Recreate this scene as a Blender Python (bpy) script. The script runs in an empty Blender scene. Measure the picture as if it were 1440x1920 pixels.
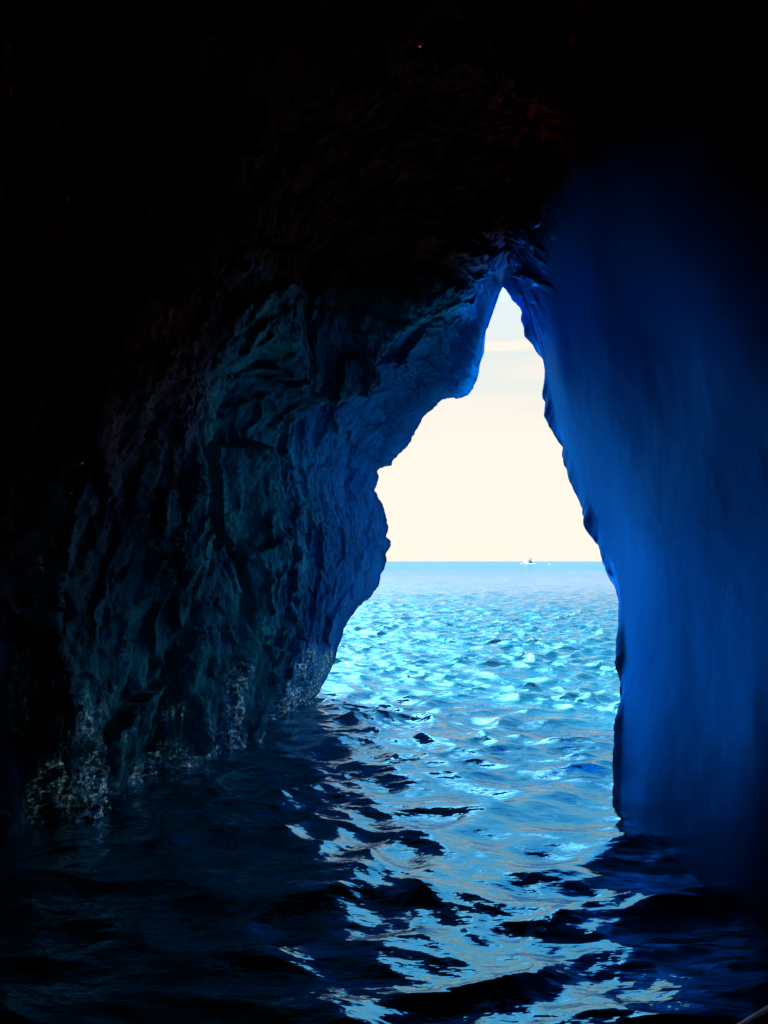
import bpy, bmesh, math, random
import numpy as np
from mathutils import Matrix, Vector

# ------------------------------------------------------------------ camera
S = bpy.context.scene
C = S.collection
CAM_H = 2.2
F = 1450.0
PITCH = math.atan(92 / F)
cam = bpy.data.cameras.new('camera')
cam.sensor_fit = 'HORIZONTAL'; cam.sensor_width = 36.0; cam.lens = 36.0 * F / 1440
cam.clip_start = 0.05; cam.clip_end = 40000
co = bpy.data.objects.new('camera', cam); C.objects.link(co)
co.location = (0, 0, CAM_H); co.rotation_euler = (math.pi / 2 + PITCH, 0, 0)
S.camera = co

# ------------------------------------------------------------------ exposure, sky, sun
S.view_settings.view_transform = 'Standard'; S.view_settings.look = 'None'
S.view_settings.exposure = 2.7; S.view_settings.gamma = 1.0
S.view_settings.use_curve_mapping = False
S.cycles.use_denoising = True
S.cycles.denoiser = 'OPENIMAGEDENOISE'
S.cycles.max_bounces = 8; S.cycles.diffuse_bounces = 6; S.cycles.glossy_bounces = 4
S.cycles.sample_clamp_indirect = 8.0
SUN_EL, SUN_AZ = math.radians(44), math.radians(312)     # azimuth clockwise from +Y: out over the sea to the left

def nd(t, typ, **kw):
    n = t.nodes.new(typ)
    for k, v in kw.items(): setattr(n, k, v)
    return n

def ramp(t, fac, stops, interp='LINEAR'):
    r = nd(t, 'ShaderNodeValToRGB'); r.color_ramp.interpolation = interp
    e = r.color_ramp.elements
    while len(e) < len(stops): e.new(0.5)
    for q, (p, c) in zip(e, stops):
        q.position = p; q.color = (c, c, c, 1) if not isinstance(c, tuple) else (*c, 1)
    t.links.new(fac, r.inputs[0]); return r.outputs[0]

def math_n(t, op, a, b=None, c=None, clamp=False):
    n = nd(t, 'ShaderNodeMath', operation=op); n.use_clamp = clamp
    for i, v in enumerate((a, b, c)):
        if v is None: continue
        if isinstance(v, (int, float)): n.inputs[i].default_value = v
        else: t.links.new(v, n.inputs[i])
    return n.outputs[0]

W = bpy.data.worlds.new("World"); S.world = W; W.use_nodes = True
t = W.node_tree; t.nodes.clear()
out = nd(t, 'ShaderNodeOutputWorld')
sky = nd(t, 'ShaderNodeTexSky', sky_type='NISHITA'); sky.sun_disc = False
sky.sun_elevation = SUN_EL; sky.sun_rotation = SUN_AZ; sky.ozone_density = 4.0; sky.dust_density = 0.3
b1 = nd(t, 'ShaderNodeBackground'); b1.inputs[1].default_value = 0.075
tint = nd(t, 'ShaderNodeMix', data_type='RGBA', blend_type='MULTIPLY'); tint.inputs['Factor'].default_value = 1.0
t.links.new(sky.outputs[0], tint.inputs['A']); tint.inputs['B'].default_value = (0.6, 0.95, 0.72, 1)
t.links.new(tint.outputs['Result'], b1.inputs[0])
tc = nd(t, 'ShaderNodeTexCoord'); sp = nd(t, 'ShaderNodeSeparateXYZ')
t.links.new(tc.outputs['Generated'], sp.inputs[0])
# pale bright haze low over the sea, with a few soft cloud bands near its upper edge
mp = nd(t, 'ShaderNodeMapping'); mp.inputs['Scale'].default_value = (1.6, 1.6, 11)
t.links.new(tc.outputs['Generated'], mp.inputs[0])
cn = nd(t, 'ShaderNodeTexNoise'); cn.inputs['Scale'].default_value = 2.2; cn.inputs['Detail'].default_value = 4
t.links.new(mp.outputs[0], cn.inputs['Vector'])
wob = math_n(t, 'MULTIPLY_ADD', cn.outputs[0], 0.14, -0.07)
el = math_n(t, 'ADD', sp.outputs[2], wob)
hazecol = ramp(t, el, [(0.0, (0.56, 0.458, 0.395)), (0.16, (0.54, 0.452, 0.395)), (0.225, (0.41, 0.425, 0.40)),
                       (0.252, (0.385, 0.415, 0.41)), (0.264, (0.5, 0.46, 0.39)), (0.276, (0.40, 0.42, 0.41)), (0.31, (0.38, 0.43, 0.45)), (0.35, (0.36, 0.60, 0.75)), (0.50, (0.15, 0.45, 0.62))])
b2 = nd(t, 'ShaderNodeBackground'); b2.inputs[1].default_value = 2.1 / 2 ** 2.7
t.links.new(hazecol, b2.inputs[0])
mixf = ramp(t, el, [(0.0, 0.0), (0.42, 0.0), (0.60, 1.0)])
ms = nd(t, 'ShaderNodeMixShader')
t.links.new(mixf, ms.inputs[0]); t.links.new(b2.outputs[0], ms.inputs[1]); t.links.new(b1.outputs[0], ms.inputs[2])
# hazy glow round the unseen sun, added to brighten the right wall and sea
dot = nd(t, 'ShaderNodeVectorMath', operation='DOT_PRODUCT'); t.links.new(tc.outputs['Generated'], dot.inputs[0])
dot.inputs[1].default_value = (math.sin(SUN_AZ) * math.cos(SUN_EL), math.cos(SUN_AZ) * math.cos(SUN_EL), math.sin(SUN_EL))
au = math_n(t, 'POWER', math_n(t, 'MULTIPLY_ADD', dot.outputs['Value'], 1 / .32, -.68 / .32, clamp=True), 2.0)
b3 = nd(t, 'ShaderNodeBackground'); b3.inputs[0].default_value = (0.9, 0.97, 1.0, 1)
t.links.new(math_n(t, 'MULTIPLY', au, 2.0), b3.inputs[1])
ad = nd(t, 'ShaderNodeAddShader'); t.links.new(ms.outputs[0], ad.inputs[0]); t.links.new(b3.outputs[0], ad.inputs[1])
t.links.new(ad.outputs[0], out.inputs[0])

sl = bpy.data.lights.new('sun', 'SUN'); sl.energy = 2.0; sl.angle = math.radians(0.5); sl.color = (1.0, 0.95, 0.86)
so = bpy.data.objects.new('sun', sl); C.objects.link(so)
sd = Vector((math.sin(SUN_AZ) * math.cos(SUN_EL), math.cos(SUN_AZ) * math.cos(SUN_EL), math.sin(SUN_EL)))
so.rotation_euler = sd.to_track_quat('Z', 'Y').to_euler(); so.location = sd * 50

# ------------------------------------------------------------------ helpers
def ray(u, v):
    x, y = (u - 720) / F, -(v - 960) / F
    c, s = math.cos(PITCH), math.sin(PITCH)
    # camera forward (0,c,s), up (0,-s,c)
    return np.array([x, c - y * s, s + y * c])

def at(u, v, depth):
    """world point seen at photo pixel (u,v), depth metres ahead (world Y)"""
    r = ray(u, v); return np.array([0, 0, CAM_H]) + r * (depth / r[1])

def on_water(u, v):
    r = ray(u, v); return np.array([0, 0, CAM_H]) + r * (-CAM_H / r[2])

rng = np.random.default_rng(7)
_P = rng.permutation(256); _P = np.concatenate([_P, _P, _P]); _V = rng.uniform(-1, 1, 256)
def vnoise(p):
    i = np.floor(p).astype(np.int64); f = p - i; f = f * f * f * (f * (f * 6 - 15) + 10); i &= 255
    def h(a, b, c): return _V[_P[_P[_P[a & 255] + (b & 255)] + (c & 255)]]
    x, y, z = i[..., 0], i[..., 1], i[..., 2]; fx, fy, fz = f[..., 0], f[..., 1], f[..., 2]
    L = lambda a, b, q: a + (b - a) * q
    return L(L(L(h(x, y, z), h(x + 1, y, z), fx), L(h(x, y + 1, z), h(x + 1, y + 1, z), fx), fy),
             L(L(h(x, y, z + 1), h(x + 1, y, z + 1), fx), L(h(x, y + 1, z + 1), h(x + 1, y + 1, z + 1), fx), fy), fz)
def fbm(p, o=4, g=0.5):
    a, s, w = 0, 1, 0
    for k in range(o): a = a + s * vnoise(p * 2 ** k + 17.3 * k); w += s; s *= g
    return a / w
def ridged(p, o=4, g=0.5):
    a, s, w = 0, 1, 0
    for k in range(o): a = a + s * (1 - 2 * np.abs(vnoise(p * 2.03 ** k + 9.1 * k))); w += s; s *= g
    return a / w
def smooth(a, b, x):
    q = np.clip((x - a) / (b - a), 0, 1); return q * q * (3 - 2 * q)

def facets(p, seed=0):
    """broken, planar blocks: every cell of a jittered lattice has its own height and tilt"""
    rg = np.random.default_rng(seed); J = rg.uniform(0, 1, (256, 3)); H = rg.uniform(-1, 1, 256); T = rg.normal(0, 1, (256, 3))
    i = np.floor(p).astype(np.int64); best = np.full(p.shape[:-1], 9.0); val = np.zeros(p.shape[:-1])
    for a in (-1, 0, 1):
        for b in (-1, 0, 1):
            for c in (-1, 0, 1):
                q = i + np.array([a, b, c]); h = _P[_P[_P[q[..., 0] & 255] + (q[..., 1] & 255)] + (q[..., 2] & 255)]
                dlt = p - (q + J[h]); d2 = (dlt ** 2).sum(-1); m = d2 < best
                best = np.where(m, d2, best); val = np.where(m, H[h] + (dlt * T[h]).sum(-1), val)
    return val

def grid_mesh(name, P, mat, wrap=False):
    """P: (rows, cols, 3) -> one mesh of quads"""
    R, K = P.shape[:2]
    me = bpy.data.meshes.new(name)
    me.vertices.add(R * K); me.vertices.foreach_set('co', P.reshape(-1).astype(np.float32))
    i = np.arange(R - 1)[:, None]; kk = K if wrap else K - 1; j = np.arange(kk)[None, :]; j2 = (j + 1) % K
    q = np.stack([i * K + j, i * K + j2, (i + 1) * K + j2, (i + 1) * K + j], -1).reshape(-1, 4)
    me.loops.add(q.size); me.polygons.add(len(q))
    me.loops.foreach_set('vertex_index', q.reshape(-1).astype(np.int32))
    me.polygons.foreach_set('loop_start', (np.arange(len(q)) * 4).astype(np.int32))
    me.polygons.foreach_set('use_smooth', np.ones(len(q), bool))
    me.update(calc_edges=True); me.materials.append(mat)
    o = bpy.data.objects.new(name, me); C.objects.link(o); return o

def new_mat(name):
    m = bpy.data.materials.new(name); m.use_nodes = True
    return m, m.node_tree, m.node_tree.nodes['Principled BSDF']

# ------------------------------------------------------------------ cave rock
def rock_material():
    m, t, b = new_mat('cave_rock')
    tc = nd(t, 'ShaderNodeTexCoord'); pos = nd(t, 'ShaderNodeNewGeometry').outputs['Position']
    sx = nd(t, 'ShaderNodeSeparateXYZ'); t.links.new(pos, sx.inputs[0])
    mp = nd(t, 'ShaderNodeMapping'); mp.inputs['Scale'].default_value = (1.2, 1.2, 0.45); t.links.new(pos, mp.inputs[0])
    n1 = nd(t, 'ShaderNodeTexNoise'); n1.inputs['Scale'].default_value = 1.3; n1.inputs['Detail'].default_value = 6; n1.inputs['Distortion'].default_value = 0.6
    t.links.new(mp.outputs[0], n1.inputs['Vector'])
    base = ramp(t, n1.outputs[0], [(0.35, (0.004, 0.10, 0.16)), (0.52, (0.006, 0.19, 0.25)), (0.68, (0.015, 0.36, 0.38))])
    # painted shade: red-brown deeper in and higher up, dull blue-green stone towards the sea
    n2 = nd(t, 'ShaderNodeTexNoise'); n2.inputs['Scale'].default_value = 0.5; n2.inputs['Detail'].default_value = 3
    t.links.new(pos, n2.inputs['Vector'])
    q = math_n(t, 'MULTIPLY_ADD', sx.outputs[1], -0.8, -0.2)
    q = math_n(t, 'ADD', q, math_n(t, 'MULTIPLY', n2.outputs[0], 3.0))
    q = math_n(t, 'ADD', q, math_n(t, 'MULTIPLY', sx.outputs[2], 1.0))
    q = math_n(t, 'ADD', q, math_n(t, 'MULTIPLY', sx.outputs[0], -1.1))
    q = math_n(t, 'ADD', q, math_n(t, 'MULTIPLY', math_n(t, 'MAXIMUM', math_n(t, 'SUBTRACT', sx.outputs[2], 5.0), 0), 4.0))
    low = math_n(t, 'MAXIMUM', math_n(t, 'SUBTRACT', 2.2, sx.outputs[2]), 0)  # shade painted in low on the right wall
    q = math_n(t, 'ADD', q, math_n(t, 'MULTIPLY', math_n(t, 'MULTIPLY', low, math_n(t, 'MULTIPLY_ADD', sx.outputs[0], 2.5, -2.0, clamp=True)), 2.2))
    deep = math_n(t, 'MULTIPLY', math_n(t, 'MAXIMUM', math_n(t, 'SUBTRACT', 6.0, sx.outputs[1]), 0), 1.4)  # shade painted in where the right wall runs inwards
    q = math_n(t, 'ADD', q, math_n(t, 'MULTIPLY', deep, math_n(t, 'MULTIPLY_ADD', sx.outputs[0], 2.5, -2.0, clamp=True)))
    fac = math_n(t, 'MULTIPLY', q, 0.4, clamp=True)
    mix = nd(t, 'ShaderNodeMix', data_type='RGBA'); t.links.new(fac, mix.inputs['Factor'])
    # blue glow painted into the rock on the far side of the passage
    glow_side = math_n(t, 'MULTIPLY_ADD', sx.outputs[0], 2.5, -2.0, clamp=True)
    near = math_n(t, 'MULTIPLY', math_n(t, 'ADD', math_n(t, 'SUBTRACT', sx.outputs[1], 9.8), n2.outputs[0]), 0.24, clamp=True)  # blue glow painted into the stone towards the mouth
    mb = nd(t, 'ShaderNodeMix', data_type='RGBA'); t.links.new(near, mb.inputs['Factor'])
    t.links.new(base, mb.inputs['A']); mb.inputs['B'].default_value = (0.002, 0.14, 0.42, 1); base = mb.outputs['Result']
    m0 = nd(t, 'ShaderNodeMix', data_type='RGBA'); t.links.new(glow_side, m0.inputs['Factor'])
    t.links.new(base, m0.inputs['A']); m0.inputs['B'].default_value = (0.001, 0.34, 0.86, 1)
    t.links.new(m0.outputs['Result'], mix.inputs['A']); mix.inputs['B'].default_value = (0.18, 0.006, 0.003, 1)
    # wet band by the waterline
    n5 = nd(t, 'ShaderNodeTexNoise'); n5.inputs['Scale'].default_value = 1.1; n5.inputs['Detail'].default_value = 3
    t.links.new(pos, n5.inputs['Vector'])
    wet = math_n(t, 'MULTIPLY_ADD', n5.outputs[0], 6.0, -2.35)
    wet = math_n(t, 'SUBTRACT', wet, sx.outputs[2])
    wet = math_n(t, 'SUBTRACT', wet, math_n(t, 'MULTIPLY', glow_side, 3.0))
    wet = math_n(t, 'SUBTRACT', wet, math_n(t, 'MULTIPLY', math_n(t, 'MAXIMUM', math_n(t, 'SUBTRACT', 6.9, sx.outputs[1]), 0), 3.0))
    glint = math_n(t, 'MULTIPLY', math_n(t, 'MULTIPLY', wet, 1.6, clamp=True), math_n(t, 'SUBTRACT', 1.0, math_n(t, 'MULTIPLY', fac, .8)))
    t.links.new(math_n(t, 'MAXIMUM', math_n(t, 'MULTIPLY_ADD', glow_side, 0.6, 0.35), math_n(t, 'MULTIPLY', glint, .6)), b.inputs['Metallic'])
    mt = nd(t, 'ShaderNodeMix', data_type='RGBA'); t.links.new(glint, mt.inputs['Factor'])
    m1 = nd(t, 'ShaderNodeMix', data_type='RGBA'); t.links.new(fac, m1.inputs['Factor'])
    m1.inputs['A'].default_value = (0.06, 0.45, 0.9, 1); m1.inputs['B'].default_value = (0.30, 0.03, 0.02, 1); t.links.new(m1.outputs['Result'], mt.inputs['A']); mt.inputs['B'].default_value = (0.75, 0.95, 1.0, 1)
    t.links.new(mt.outputs['Result'], b.inputs['Specular Tint'])
    mc = nd(t, 'ShaderNodeMix', data_type='RGBA'); t.links.new(glint, mc.inputs['Factor'])     # splashed rock with wet glints painted as white flecks
    n6 = nd(t, 'ShaderNodeTexNoise'); n6.inputs['Scale'].default_value = 17; n6.inputs['Detail'].default_value = 4; n6.inputs['Roughness'].default_value = 0.7
    m6 = nd(t, 'ShaderNodeMapping'); m6.inputs['Scale'].default_value = (1, 1, 1.6); t.links.new(pos, m6.inputs[0]); t.links.new(m6.outputs[0], n6.inputs['Vector'])
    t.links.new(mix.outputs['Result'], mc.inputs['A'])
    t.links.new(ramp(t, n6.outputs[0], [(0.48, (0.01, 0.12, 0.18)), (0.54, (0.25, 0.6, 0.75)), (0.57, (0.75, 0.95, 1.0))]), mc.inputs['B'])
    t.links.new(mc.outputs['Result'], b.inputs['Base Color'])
    wetr = ramp(t, wet, [(0.0, 0.5), (0.5, 0.18)])
    t.links.new(math_n(t, 'MULTIPLY_ADD', math_n(t, 'MULTIPLY', math_n(t, 'SUBTRACT', 1.0, glow_side), math_n(t, 'SUBTRACT', 1.0, glint)), 0.3, wetr), b.inputs['Roughness']);
    n3 = nd(t, 'ShaderNodeTexNoise'); n3.inputs['Scale'].default_value = 9; n3.inputs['Detail'].default_value = 8; n3.inputs['Roughness'].default_value = 0.65
    t.links.new(mp.outputs[0], n3.inputs['Vector'])
    bu = nd(t, 'ShaderNodeBump'); t.links.new(ramp(t, math_n(t, 'MULTIPLY_ADD', sx.outputs[0], 0.25, 0.5), [(0.5, 0.9), (0.8, 0.045)]), bu.inputs['Strength']); bu.inputs['Distance'].default_value = 0.08
    vw = nd(t, 'ShaderNodeMix', data_type='RGBA', blend_type='LINEAR_LIGHT'); vw.inputs['Factor'].default_value = 0.12
    t.links.new(mp.outputs[0], vw.inputs['A']); t.links.new(n3.outputs['Color'], vw.inputs['B'])
    vo = nd(t, 'ShaderNodeTexVoronoi', feature='F1'); vo.inputs['Scale'].default_value = 3.2; t.links.new(vw.outputs['Result'], vo.inputs['Vector'])
    ve = nd(t, 'ShaderNodeTexVoronoi', feature='DISTANCE_TO_EDGE'); ve.inputs['Scale'].default_value = 1.6; t.links.new(vw.outputs['Result'], ve.inputs['Vector'])
    hgt = math_n(t, 'ADD', n3.outputs[0], math_n(t, 'MULTIPLY', vo.outputs['Distance'], -0.9))
    hgt = math_n(t, 'ADD', hgt, math_n(t, 'MULTIPLY', ramp(t, ve.outputs['Distance'], [(0.0, 0.0), (0.05, 0.45)]), math_n(t, 'SUBTRACT', 1.0, fac)))
    t.links.new(hgt, bu.inputs['Height'])
    n4 = nd(t, 'ShaderNodeTexNoise'); n4.inputs['Scale'].default_value = 20; n4.inputs['Detail'].default_value = 3
    t.links.new(mp.outputs[0], n4.inputs['Vector'])
    b2 = nd(t, 'ShaderNodeBump'); t.links.new(math_n(t, 'MULTIPLY', ramp(t, glint, [(0, 0.35), (1, 1.0)]), math_n(t, 'SUBTRACT', 1.0, math_n(t, 'MULTIPLY', glow_side, .95))), b2.inputs['Strength']); b2.inputs['Distance'].default_value = 0.07
    t.links.new(n4.outputs[0], b2.inputs['Height']); t.links.new(bu.outputs[0], b2.inputs['Normal'])
    t.links.new(b2.outputs[0], b.inputs['Normal'])
    return m
M_ROCK = rock_material()

LEFT = [(590,1312),(600,1292),(612,1272),(628,1240),(634,1215),(645,1180),(658,1155),(675,1135),(697,1117),(708,1100),
        (716,1075),(726,1050),(724,1040),(731,1025),(732,1016),(724,1005),(727,998),(727,975),(722,955),(716,943),(706,932),
        (703,920),(708,905),(709,893),(706,882),(712,878),(732,873),(742,858),(765,835),(782,805),(795,780),(810,768),
        (822,755),(830,748),(843,746),(860,746),(878,741),(886,730),(893,712),(893,702),(900,680),(902,650),(908,635),
        (918,605),(925,580),(932,560),(938,540),(941,537)]
RIGHT = [(948,545),(960,562),(975,577),(981,592),(978,600),(984,630),(997,645),(1010,665),(1028,685),(1028,700),(1018,730),
         (1018,745),(1022,757),(1019,778),(1030,800),(1042,820),(1057,840),(1053,855),(1061,875),(1068,905),(1085,935),
         (1092,955),(1094,985),(1105,1000),(1120,1022),(1130,1050),(1135,1065),(1150,1085),(1156,1105),(1160,1130),
         (1160,1160),(1156,1200),(1152,1245),(1160,1275),(1160,1295),(1163,1310),(1160,1330),(1152,1365),(1149,1420),(1149,1500)]
def outline():
    pts = []
    for (u, v) in LEFT:
        k = (1312 - v) / (1312 - 537); d = 12.55 - 2.55 * smooth(0.45, 1.0, k); pts.append(at(u, v, d))
    for (u, v) in RIGHT:
        k = (v - 537) / (1500 - 537); d = 10.0 - 2.9 * smooth(0.0, 0.8, k); pts.append(at(u, v, d))
    a = pts[0].copy(); a[2] = -1.6; b = pts[-1].copy(); b[2] = -1.6
    return np.array([a] + pts + [b])

def resample(P, n):
    L = np.concatenate([[0], np.cumsum(np.linalg.norm(np.diff(P, axis=0), axis=1))])
    q = np.linspace(0, L[-1], n)
    return np.stack([np.interp(q, L, P[:, k]) for k in range(3)], 1), q / L[-1], L / L[-1]

def build_cave():
    NT = 900
    M, tt, Lk = resample(outline(), NT)
    jag = np.stack([fbm(np.stack([tt * 160, np.full(NT, 3.3 + k), np.zeros(NT)], 1), 4, 0.6) for k in range(2)], 1)
    jamp = (0.035 - 0.015 * (tt > Lk[len(LEFT)])) * smooth(0, .02, tt) * smooth(0, .02, 1 - tt)
    M[:, 0] += jag[:, 0] * jamp; M[:, 2] += jag[:, 1] * jamp
    ta = Lk[len(LEFT)]                                   # apex
    # control polylines: deep cross-section (an arch about the boat) matched to the outline by parameter
    keyt = [0, 0.10, ta * 0.35, ta * 0.62, ta * 0.85, ta, ta + (1 - ta) * .2, ta + (1 - ta) * .5, ta + (1 - ta) * .75, 1]
    mid = np.array([(-2.25, -1.6), (-2.25, 0.0), (-2.7, 1.9), (-2.4, 4.0), (-1.2, 6.0), (0.9, 6.6), (1.8, 5.9), (2.1, 4.2), (2.35, 2.2), (2.25, -1.6)])   # about y = 6.4 (left) / 5 (right)
    far = np.array([(-4.6, -1.6), (-4.8, 0.0), (-5.6, 2.5), (-5.4, 6.0), (-3.6, 9.4), (0.3, 8.4), (2.0, 7.2), (2.45, 5.0), (2.85, 2.5), (2.8, -1.6)])      # about y = -1
    def curve(K):
        x = np.interp(tt, keyt, K[:, 0]); z = np.interp(tt, keyt, K[:, 1])
        k = np.hanning(81); k /= k.sum()
        def sm(v):
            e = np.concatenate([np.full(40, v[0]), v, np.full(40, v[-1])]); return np.convolve(e, k, 'valid')
        return np.stack([sm(x), sm(z)], 1)
    Rm, Rf = curve(mid), curve(far)
    ym = 6.6 - 1.8 * smooth(ta - .1, 1, tt)
    # tunnel rows: s 0 mouth ... 1 mid ... 2 beside boat ... 3 closed back
    s = np.concatenate([np.linspace(0, 1, 360) ** 1.5, np.linspace(1, 2, 160)[1:], np.linspace(2, 3, 40)[1:]])
    P = np.zeros((len(s), NT, 3))
    Ms = M.copy(); kk = np.hanning(121); kk /= kk.sum()
    for c in (0, 2):
        e = np.concatenate([np.full(60, M[0, c]), M[:, c], np.full(60, M[-1, c])]); Ms[:, c] = np.convolve(e, kk, 'valid')
    rs = smooth(ta - .02, ta + .05, tt)
    Ms[:, 0] = 0.9 + (Ms[:, 0] - 0.9) * (1.06 - .055 * rs); Ms[:, 2] = 2.2 + (Ms[:, 2] - 2.2) * (1.05 - .045 * rs)
    for i, q in enumerate(s):
        if q <= 1:
            wq = smooth(0.0, 0.22 - 0.15 * rs, q); Mx = M[:, 0] * (1 - wq) + Ms[:, 0] * wq; Mz = M[:, 2] * (1 - wq) + Ms[:, 2] * wq
            e = 0.8 * q + 0.2 * math.sqrt(q) if q > 0 else 0
            P[i, :, 0] = Mx + (Rm[:, 0] - Mx) * e; P[i, :, 2] = Mz + (Rm[:, 1] - Mz) * e
            P[i, :, 1] = M[:, 1] + (ym - M[:, 1]) * q
        elif q <= 2:
            k = q - 1; e = (1 - (1 - k) ** 4.5) * (1 - rs) + rs * k * (1.5 - .5 * k)
            P[i, :, 0] = Rm[:, 0] + (Rf[:, 0] - Rm[:, 0]) * e; P[i, :, 2] = Rm[:, 1] + (Rf[:, 1] - Rm[:, 1]) * e
            P[i, :, 1] = ym + (-1.5 - ym) * k
        else:
            k = q - 2; a = math.cos(k * math.pi / 2)
            P[i, :, 0] = Rf[:, 0] * a; P[i, :, 2] = 1.0 + (Rf[:, 1] - 1.0) * a
            P[i, :, 1] = -1.5 - 6.0 * math.sin(k * math.pi / 2)
    # displacement along the smooth surface's normal (pointing into the rock)
    du = np.gradient(P, axis=0); dv = np.gradient(P, axis=1)
    N = np.cross(du, dv); N /= np.linalg.norm(N, axis=-1, keepdims=True) + 1e-9
    ctr = np.array([0.3, 0, 2.5]); sign = np.sign(np.sum(N[..., [0, 2]] * (P[..., [0, 2]] - ctr[[0, 2]]), -1).mean())
    N *= sign
    Q = P * np.array([1, 1, 0.33]) + 0.25 * np.stack([fbm(P * .8 + 50 + q * 9, 3) for q in range(3)], -1)
    PW = P + 0.10 * np.stack([fbm(P * 2.2 + 70 + q * 5, 3) for q in range(3)], -1)
    d = 0.46 * (1 - 2 * np.sqrt(vnoise(Q * 0.55 + 3.1) ** 2 + 0.03)) + 0.10 * fbm(Q * 1.3 + 21, 3, .6) + 0.10 * facets(PW * np.array([1.5, 1.5, 0.8]), 1) + 0.035 * facets(PW * np.array([4.2, 4.2, 2.4]), 2) + 0.012 * facets(PW * 11, 3) - 0.07 * ridged(Q * 1.9 + 8.0, 4, .6) + 0.06 * fbm(P * np.array([3.2, 3.2, 1.9]), 4, .6) \
        - 0.03 * ridged(P * np.array([9, 9, 5.]), 4, .65)
    for (y0, wd, dp, zt) in [(8.15, .13, .34, 2.3), (7.1, .09, .22, 1.1), (10.5, .22, .28, 1.0), (11.75, .12, .25, .9), (9.1, .10, .15, 3.2), (6.3, .12, .3, 2.6)]:
        yy = P[..., 1] - y0 - .08 * P[..., 2] + .12 * fbm(P * np.array([0, 0, 1.4]) + y0, 3)
        d = d - dp * np.exp(-(yy / wd) ** 2) * smooth(zt, zt * .4, P[..., 2]) * (P[..., 0] < .3)
    side = smooth(ta - .01, ta + .10, tt)[None, :]       # the far side of the passage is kept smooth
    d = -d * (1 - side) - side * (0.10 * fbm(P * 0.5 + 40, 2) + 0.006 * fbm(P * 2.5 + 5, 3))
    # the surface may never bulge in front of the mouth's outline: mostly carve outwards there
    w = smooth(0.0, 0.35, s)[:, None] * np.ones((1, NT)); w0 = smooth(0.0, 0.10, s)[:, None]
    d = d * (0.25 * w0 + 0.75 * w) + (0.10 - 0.10 * side) * w0
    P = P + N * d[..., None]
    # outer lip and cliff face, seaward of the outline
    cx, cz = 0.9, 2.4
    rows = []
    for k, (g, dy) in enumerate([(1.0, 0.0), (1.04, 0.12), (1.12, 0.35), (1.3, 0.7), (1.7, 1.1), (2.6, 1.6), (4.2, 2.0), (7, 2.5), (12, 3.0)]):
        R = M.copy(); R[:, 0] = cx + (M[:, 0] - cx) * g; R[:, 2] = np.where(M[:, 2] > 0, cz + (M[:, 2] - cz) * g, M[:, 2]); R[:, 2] = np.maximum(R[:, 2], -1.6)
        R[:, 1] += dy
        if k:
            R += np.stack([fbm(R * .6 + q * 31, 4) for q in range(3)], -1) * min(1.2, 0.25 * k) * np.array([.3, 1, .3])
            # keep it out of sight behind the outline
        rows.append(R)
    ext = np.array(rows[:0:-1])
    A = np.concatenate([ext, P], 0)
    o = grid_mesh('cave_rock', A, M_ROCK)
    o['kind'] = 'structure'
    return o
build_cave()

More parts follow.
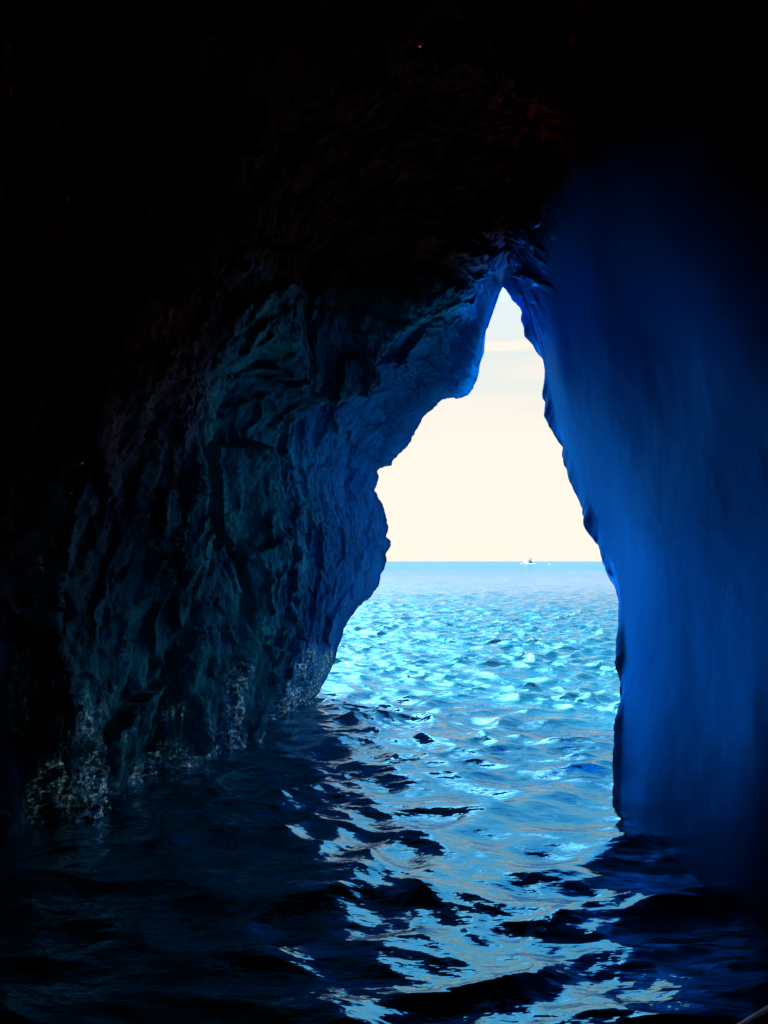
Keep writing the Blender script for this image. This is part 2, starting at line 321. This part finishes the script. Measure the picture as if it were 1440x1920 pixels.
# ------------------------------------------------------------------ water
def water_material():
    m, t, b = new_mat('sea_water')
    pos = nd(t, 'ShaderNodeNewGeometry').outputs['Position']
    b.inputs['Base Color'].default_value = (0.002, 0.20, 0.28, 1)
    b.inputs['Roughness'].default_value = 0.03
    b.inputs['IOR'].default_value = 1.33
    g = nd(t, 'ShaderNodeBsdfPrincipled'); g.inputs['Metallic'].default_value = 1.0
    g.inputs['Base Color'].default_value = (0.09, 0.32, 0.46, 1); g.inputs['Roughness'].default_value = 0.03; g.inputs['Specular Tint'].default_value = (0.58, 0.82, 1, 1)
    mx = nd(t, 'ShaderNodeMixShader'); ps = nd(t, 'ShaderNodeSeparateXYZ'); t.links.new(pos, ps.inputs[0])
    t.links.new(ramp(t, math_n(t, 'MULTIPLY', ps.outputs[1], 0.005), [(0.25, 0.78), (0.45, 0.3), (0.7, 0.06)]), mx.inputs[0])
    t.links.new(ramp(t, math_n(t, 'MULTIPLY', ps.outputs[1], 0.005), [(0.2, 0.5), (0.6, 0.3)]), b.inputs['Specular IOR Level'])
    t.links.new(ramp(t, math_n(t, 'MULTIPLY', ps.outputs[1], 0.005), [(0.1, (0.002, 0.20, 0.28)), (0.6, (0.003, 0.10, 0.24))]), b.inputs['Base Color'])
    t.links.new(b.outputs[0], mx.inputs[1]); t.links.new(g.outputs[0], mx.inputs[2])
    df = nd(t, 'ShaderNodeBsdfDiffuse'); df.inputs[0].default_value = (0.03, 0.13, 0.27, 1)      # wind-ruffled deep water offshore, higher-sky reflection painted in as darker blue
    gust = nd(t, 'ShaderNodeTexNoise'); gust.inputs['Scale'].default_value = 0.02; gust.inputs['Detail'].default_value = 5; t.links.new(pos, gust.inputs['Vector'])
    fd = math_n(t, 'ADD', math_n(t, 'MULTIPLY', ps.outputs[1], 0.004), math_n(t, 'MULTIPLY_ADD', gust.outputs[0], 0.5, -0.25))
    mf = nd(t, 'ShaderNodeMixShader'); t.links.new(ramp(t, fd, [(0.12, 0.0), (0.75, 0.72)]), mf.inputs[0])
    t.links.new(mx.outputs[0], mf.inputs[1]); t.links.new(df.outputs[0], mf.inputs[2])
    t.links.new(mf.outputs[0], t.nodes['Material Output'].inputs[0])
    mp = nd(t, 'ShaderNodeMapping'); mp.inputs['Scale'].default_value = (0.5, 1.3, 1); t.links.new(pos, mp.inputs[0])
    n = nd(t, 'ShaderNodeTexNoise'); n.inputs['Scale'].default_value = 1.6; n.inputs['Detail'].default_value = 5; n.inputs['Roughness'].default_value = 0.6
    t.links.new(mp.outputs[0], n.inputs['Vector'])
    sx = nd(t, 'ShaderNodeSeparateXYZ'); t.links.new(pos, sx.inputs[0])
    amp = ramp(t, math_n(t, 'MULTIPLY', sx.outputs[1], 0.01), [(0.07, 0.05), (0.12, 0.2), (0.25, 0.6), (1.0, 1.0)])
    bu = nd(t, 'ShaderNodeBump'); bu.inputs['Distance'].default_value = 0.35
    t.links.new(amp, bu.inputs['Strength']); t.links.new(n.outputs[0], bu.inputs['Height'])
    n2 = nd(t, 'ShaderNodeTexNoise'); n2.inputs['Scale'].default_value = 14; n2.inputs['Detail'].default_value = 2
    t.links.new(mp.outputs[0], n2.inputs['Vector'])
    b2 = nd(t, 'ShaderNodeBump'); b2.inputs['Distance'].default_value = 0.015; b2.inputs['Strength'].default_value = 0.5
    t.links.new(n2.outputs[0], b2.inputs['Height']); t.links.new(bu.outputs[0], b2.inputs['Normal'])
    t.links.new(b2.outputs[0], b.inputs['Normal']); t.links.new(b2.outputs[0], g.inputs['Normal'])
    return m
M_WATER = water_material()

def build_water():
    r = [1.3]
    while r[-1] < 9000:
        x = r[-1]; r.append(x + max(0.010, min(x * x / 8000, 0.009 * x)))
    r = np.array(r)
    a = np.concatenate([np.linspace(-180, -32, 60)[:-1], np.linspace(-32, 32, 760), np.linspace(32, 180, 60)[1:]])
    a = np.radians(a)
    R, Aa = np.meshgrid(r, a, indexing='ij')
    X = R * np.sin(Aa); Y = R * np.cos(Aa); Z = np.zeros_like(X)
    DR = np.gradient(r)[:, None]
    sheltered = smooth(16, 6, Y)                          # calmer short chop inside the cave
    rr = np.random.default_rng(11)
    dX = np.zeros_like(X); dY = np.zeros_like(X)
    lam = np.concatenate([np.geomspace(0.07, 4.4, 112), [8, 14]])
    # domain warp so crests wander
    wx = 0.15 * np.sin(X * 1.7 + 1.3 * np.sin(Y * 1.1)) ; wy = 0.15 * np.sin(Y * 1.5 + 1.1 * np.sin(X * 1.2 + 2))
    for L in lam:
        k = 2 * math.pi / L
        th = math.radians(-90 + rr.normal(0, 38)); dx, dy = math.cos(th), math.sin(th)
        slope = 0.030 * (1.0 if L < 0.7 else (0.7 / L) ** 0.8) * (min(1, (L / 0.35)) ** 0.8)
        amp = slope / k
        att = smooth(1.8, 3.5, L / DR) if L < 60 else 1
        inside = (0.9 if L > 1.5 else 2.2 if L > .22 else 1.6) * (1 - sheltered) + (0.8 if L > 1.6 else 1.6 if L > .45 else 1.2) * sheltered
        grp = 1 + 0.6 * np.sin(X * k * .13 * rr.normal() + Y * k * .13 * rr.normal() + rr.uniform(0, 6.3))
        ph = k * (dx * (X + wx) + dy * (Y + wy)) + rr.uniform(0, 6.283)
        A = amp * att * inside * grp
        Z += A * np.sin(ph); c = 0.8 * A * np.cos(ph); dX += c * dx; dY += c * dy
    P = np.stack([X + dX, Y + dY, Z], -1)
    o = grid_mesh('sea_water', P[:, ::-1], M_WATER); o['kind'] = 'structure'
    return o
build_water()


# ------------------------------------------------------------------ mesh helpers for things
def plain(name, col, rough=0.5, metal=0.0):
    m, t, b = new_mat(name)
    n = nd(t, 'ShaderNodeTexNoise'); n.inputs['Scale'].default_value = 6; n.inputs['Detail'].default_value = 4
    c = ramp(t, n.outputs[0], [(0.3, tuple(v * 0.85 for v in col)), (0.7, col)])
    t.links.new(c, b.inputs['Base Color']); b.inputs['Roughness'].default_value = rough; b.inputs['Metallic'].default_value = metal
    return m
WHITE = plain('white_gelcoat', (0.8, 0.8, 0.8), 0.3); GLASS = plain('blue_glass', (0.01, 0.10, 0.25), 0.15)
STEEL = plain('painted_tube', (0.55, 0.42, 0.42), 0.4); CANVAS = plain('canvas', (0.75, 0.66, 0.62), 0.8)
RUBBER = plain('dark_rubber', (0.02, 0.025, 0.03), 0.5); RIM = plain('pale_rim', (0.55, 0.60, 0.62), 0.35)
CHROME = plain('polished_rail', (0.85, 0.88, 0.9), 0.25, 1.0)
FOAM = plain('foam', (0.85, 0.88, 0.88), 0.6)

def empty(name, loc, rz, label, cat, group=None):
    o = bpy.data.objects.new(name, None); C.objects.link(o); o.location = loc; o.rotation_euler = (0, 0, rz)
    o['label'] = label; o['category'] = cat
    if group: o['group'] = group
    return o

def mesh(name, bm, mat, parent=None, smooth_=False):
    bmesh.ops.recalc_face_normals(bm, faces=bm.faces)
    me = bpy.data.meshes.new(name); bm.to_mesh(me); bm.free(); me.materials.append(mat)
    for p in me.polygons: p.use_smooth = smooth_
    o = bpy.data.objects.new(name, me); C.objects.link(o); o.parent = parent; return o

def box(bm, x0, x1, y0, y1, z0, z1, top=1.0, bev=0.0):
    r = bmesh.ops.create_cube(bm, size=1)
    cx, cy = (x0 + x1) / 2, (y0 + y1) / 2
    for v in r['verts']:
        k = top if v.co.z > 0 else 1
        v.co = Vector((cx + v.co.x * (x1 - x0) * k, cy + v.co.y * (y1 - y0) * k, z0 + (v.co.z + .5) * (z1 - z0)))
    if bev:
        es = list({e for v in r['verts'] for e in v.link_edges}); bmesh.ops.bevel(bm, geom=es, offset=bev, segments=2, affect='EDGES')

def tube(bm, a, b, r, n=8):
    a, b = Vector(a), Vector(b); d = b - a
    q = d.to_track_quat('Z', 'Y').to_matrix().to_4x4()
    bmesh.ops.create_cone(bm, cap_ends=True, segments=n, radius1=r, radius2=r, depth=d.length, matrix=Matrix.Translation((a + b) / 2) @ q)

def loft(bm, rings, closed=True, caps=True):
    vs = [[bm.verts.new(p) for p in rg] for rg in rings]; n = len(rings[0])
    for i in range(len(vs) - 1):
        for j in range(n if closed else n - 1):
            bm.faces.new((vs[i][j], vs[i][(j + 1) % n], vs[i + 1][(j + 1) % n], vs[i + 1][j]))
    if caps: bm.faces.new(vs[0]); bm.faces.new(vs[-1][::-1])

# ------------------------------------------------------------------ the boat on the horizon: a twin-hulled excursion boat seen from ahead
BP = on_water(991.3, 1056.6); U = BP[1] / F           # metres per photo pixel at that distance
def tour_boat():
    t = empty('tour_boat', (BP[0], BP[1], 0), 0.12, 'small white excursion boat with canopy frame and dark blue front, far out on the horizon', 'boat')
    W2 = 6.4 * U / U / 2
    for sx in (-1, 1):
        bm = bmesh.new(); rings = []
        for k in range(9):
            q = k / 8; y = -6.0 + 12 * q; w = 0.95 * min(1, (q * 3.2) ** .6 + .03); tz = 2.0 + .5 * (1 - q) ** 2
            cx = sx * (W2 - .95)
            rings.append([(cx - w, y, tz), (cx + w, y, tz), (cx + w * .8, y, .6), (cx, y + .3, -.5), (cx - w * .8, y, .6)])
        loft(bm, rings); mesh('hull', bm, WHITE, t)
    bm = bmesh.new(); box(bm, -W2 + .1, W2 - .1, -4.2, 5.8, 1.75, 2.05, bev=.05); mesh('deck', bm, WHITE, t)
    bm = bmesh.new(); box(bm, -1.9, 1.9, -2.6, 4.2, 2.06, 2.95, .92, .08); mesh('cabin', bm, WHITE, t)
    bm = bmesh.new(); box(bm, -1.45, 1.6, -4.35, -4.2, .55, 1.95, .95, .04); mesh('front_panel', bm, GLASS, t)
    bm = bmesh.new(); box(bm, -2.6, 2.6, -3.0, 4.6, 2.96, 3.12, bev=.04); mesh('upper_deck', bm, WHITE, t)
    bm = bmesh.new(); box(bm, -2.75, .9, -2.4, 3.8, 5.62, 5.78, .97, .05); mesh('canopy', bm, CANVAS, t)
    for x in (-2.65, .8):
        for y in (-2.3, 3.7):
            bm = bmesh.new(); tube(bm, (x, y, 3.12), (x, y, 5.63), .07); mesh('post', bm, STEEL, t)
    bm = bmesh.new()
    for z in (3.6, 4.05): tube(bm, (-2.55, -2.95, z), (2.55, -2.95, z), .035)
    for k in range(7): tube(bm, (-2.55 + k * .85, -2.95, 3.1), (-2.55 + k * .85, -2.95, 4.05), .035)
    mesh('railing', bm, STEEL, t)
    return t
TB = tour_boat()

def person(x, y, z, rz, top_col, leg_col, label, arm):
    t = empty('person', (x, y, z), rz, label, 'person', 'people standing on the upper deck of the far boat')
    sk = [('hip', (0, 0, .92), .15), ('belly', (0, 0, 1.1), .14), ('chest', (0, .01, 1.34), .17), ('neck', (0, .01, 1.5), .06), ('head', (0, .03, 1.60), .095), ('crown', (0, .03, 1.70), .08)]
    for s_ in (-1, 1):
        n = 'l' if s_ < 0 else 'r'
        hx, hz = (.30, 1.0) if s_ * arm < 0 else (.42, 1.28)
        sk += [('sh' + n, (s_ * .19, 0, 1.42), .06), ('el' + n, (s_ * .27, .02, 1.16), .045), ('wr' + n, (s_ * hx, .18, hz), .032), ('ha' + n, (s_ * hx, .26, hz - .02), .035),
               ('th' + n, (s_ * .10, 0, .84), .095), ('kn' + n, (s_ * .12, .02, .48), .06), ('an' + n, (s_ * .13, -.02, .09), .045), ('fo' + n, (s_ * .14, .15, .04), .04)]
    ix = {k[0]: i for i, k in enumerate(sk)}
    ed = [('hip', 'belly'), ('belly', 'chest'), ('chest', 'neck'), ('neck', 'head'), ('head', 'crown')]
    for n in 'lr': ed += [('chest', 'sh' + n), ('sh' + n, 'el' + n), ('el' + n, 'wr' + n), ('wr' + n, 'ha' + n), ('hip', 'th' + n), ('th' + n, 'kn' + n), ('kn' + n, 'an' + n), ('an' + n, 'fo' + n)]
    me = bpy.data.meshes.new('body'); me.from_pydata([k[1] for k in sk], [(ix[a], ix[b]) for a, b in ed], [])
    o = bpy.data.objects.new('body', me); C.objects.link(o); o.parent = t
    md = o.modifiers.new('skin', 'SKIN')
    for v, k in zip(me.skin_vertices[0].data, sk): v.radius = (k[2], k[2])
    me.skin_vertices[0].data[0].use_root = True
    o.modifiers.new('sub', 'SUBSURF').levels = 1
    m, nt, b = new_mat('person_colours')                      # trousers, shirt and skin follow the body's own height
    tc = nd(nt, 'ShaderNodeTexCoord'); sp = nd(nt, 'ShaderNodeSeparateXYZ'); nt.links.new(tc.outputs['Object'], sp.inputs[0])
    c = ramp(nt, math_n(nt, 'MULTIPLY', sp.outputs[2], .5), [(0, leg_col), (.49, top_col), (.745, (.35, .18, .12))], 'CONSTANT')
    nt.links.new(c, b.inputs['Base Color']); b.inputs['Roughness'].default_value = .8
    me.materials.append(m)
    bm = bmesh.new(); bmesh.ops.create_icosphere(bm, subdivisions=2, radius=.115)
    for v in bm.verts: v.co = Vector((v.co.x, v.co.y * 1.1 - .01, v.co.z * .75 + 1.72))
    mesh('hair', bm, RUBBER, t, True)
cr, srn = math.cos(.12), math.sin(.12)
for (lx, ly, rz, tcx, lcx, lab, arm) in [
        (1.25, -1.6, 2.6, (.14, .03, .03), (.10, .04, .04), 'person in dark red-brown clothes on the boat, nearer the canopy', 1),
        (2.20, -1.2, -2.4, (.10, .06, .06), (.05, .04, .05), 'person in dark clothes at the right edge of the boat, clear of the canopy', -1)]:
    person(BP[0] + lx * cr - ly * srn, BP[1] + lx * srn + ly * cr, 3.12, rz, tcx, lcx, lab, arm)

# ------------------------------------------------------------------ the open boat the photograph is taken from (only its rim shows, lower right corner)
def own_boat():
    hx, hy = 0.821, 0.571
    t = empty('open_boat', (0, 0, 0), math.atan2(hy, hx), 'edge of a dark boat with a pale rim, in the bottom right corner', 'boat')
    LY = 0.262
    def half(q):                                               # half beam along the hull, local x = -3 bow ... 2.4 stern
        k = (q + 3.0) / 5.4; return 1.02 * min(1.0, (k * 2.1) ** .55 + .02)
    xs = [-3.0 + 5.4 * k / 24 for k in range(25)]
    bm = bmesh.new()
    rings = []
    for x in xs:
        w = half(x)
        rings.append([(x, w, .83), (x, w * .97, .45), (x, w * .8, -.05), (x, 0, -.28), (x, -w * .8, -.05), (x, -w * .97, .45), (x, -w, .83),
                      (x, -w * .93, .80), (x, -w * .88, .45), (x, -w * .7, .2), (x, w * .7, .2), (x, w * .88, .45), (x, w * .93, .80)])
    loft(bm, rings); mesh('hull', bm, RUBBER, t).location.y = LY
    for sgn in (1, -1):
        bm = bmesh.new(); rings = []
        for x in xs:
            w = half(x)
            rings.append([(x, sgn * (w + .03 * math.cos(a * math.pi / 5)), .865 + .034 * math.sin(a * math.pi / 5)) for a in range(10)])
        loft(bm, rings); mesh('gunwale', bm, WHITE, t, True).location.y = LY
        bm = bmesh.new(); rings = []
        for x in xs:
            w = half(x)
            rings.append([(x, sgn * (w + .002), .66), (x, sgn * (w + .045), .68), (x, sgn * (w + .045), .73), (x, sgn * (w + .002), .75)])
        loft(bm, rings); mesh('rub_rail', bm, RUBBER, t).location.y = LY
    for x in (-1.6, 1.6):
        bm = bmesh.new(); box(bm, x - .18, x + .18, -.95 * half(x) * .95, .95 * half(x) * .95, .50, .54, bev=.01); mesh('bench', bm, RIM, t).location.y = LY
own_boat()

# ------------------------------------------------------------------ foam: wake and whitecaps far out, froth and droplets where the swell meets the rock
def foam():
    rd = random.Random(5); bm = bmesh.new()
    def blob(p, rx, ry, rz):
        r = bmesh.ops.create_icosphere(bm, subdivisions=2, radius=1)
        ph = [rd.uniform(0, 6) for _ in range(3)]
        for v in r['verts']:
            k = 1 + .3 * math.sin(v.co.x * 4 + ph[0]) * math.sin(v.co.y * 5 + ph[1]) * math.cos(v.co.z * 3 + ph[2])
            v.co = Vector((p[0] + v.co.x * rx * k, p[1] + v.co.y * ry * k, p[2] + v.co.z * rz * k))
    for (u0, u1, v, n, s_) in [(993, 1005, 1057.3, 14, .5), (977, 981, 1057.2, 4, .28), (1029, 1032, 1058.7, 3, .2), (984, 990, 1056.8, 5, .2)]:
        for k in range(n):
            p = on_water(u0 + (u1 - u0) * (k + .5) / n, v + rd.uniform(-.2, .2)); blob((p[0], p[1], .15), s_ * 1.1, s_ * 2, s_ * rd.uniform(.5, 1))
    o = mesh('sea_foam', bm, FOAM, None, True); o['kind'] = 'stuff'
foam()
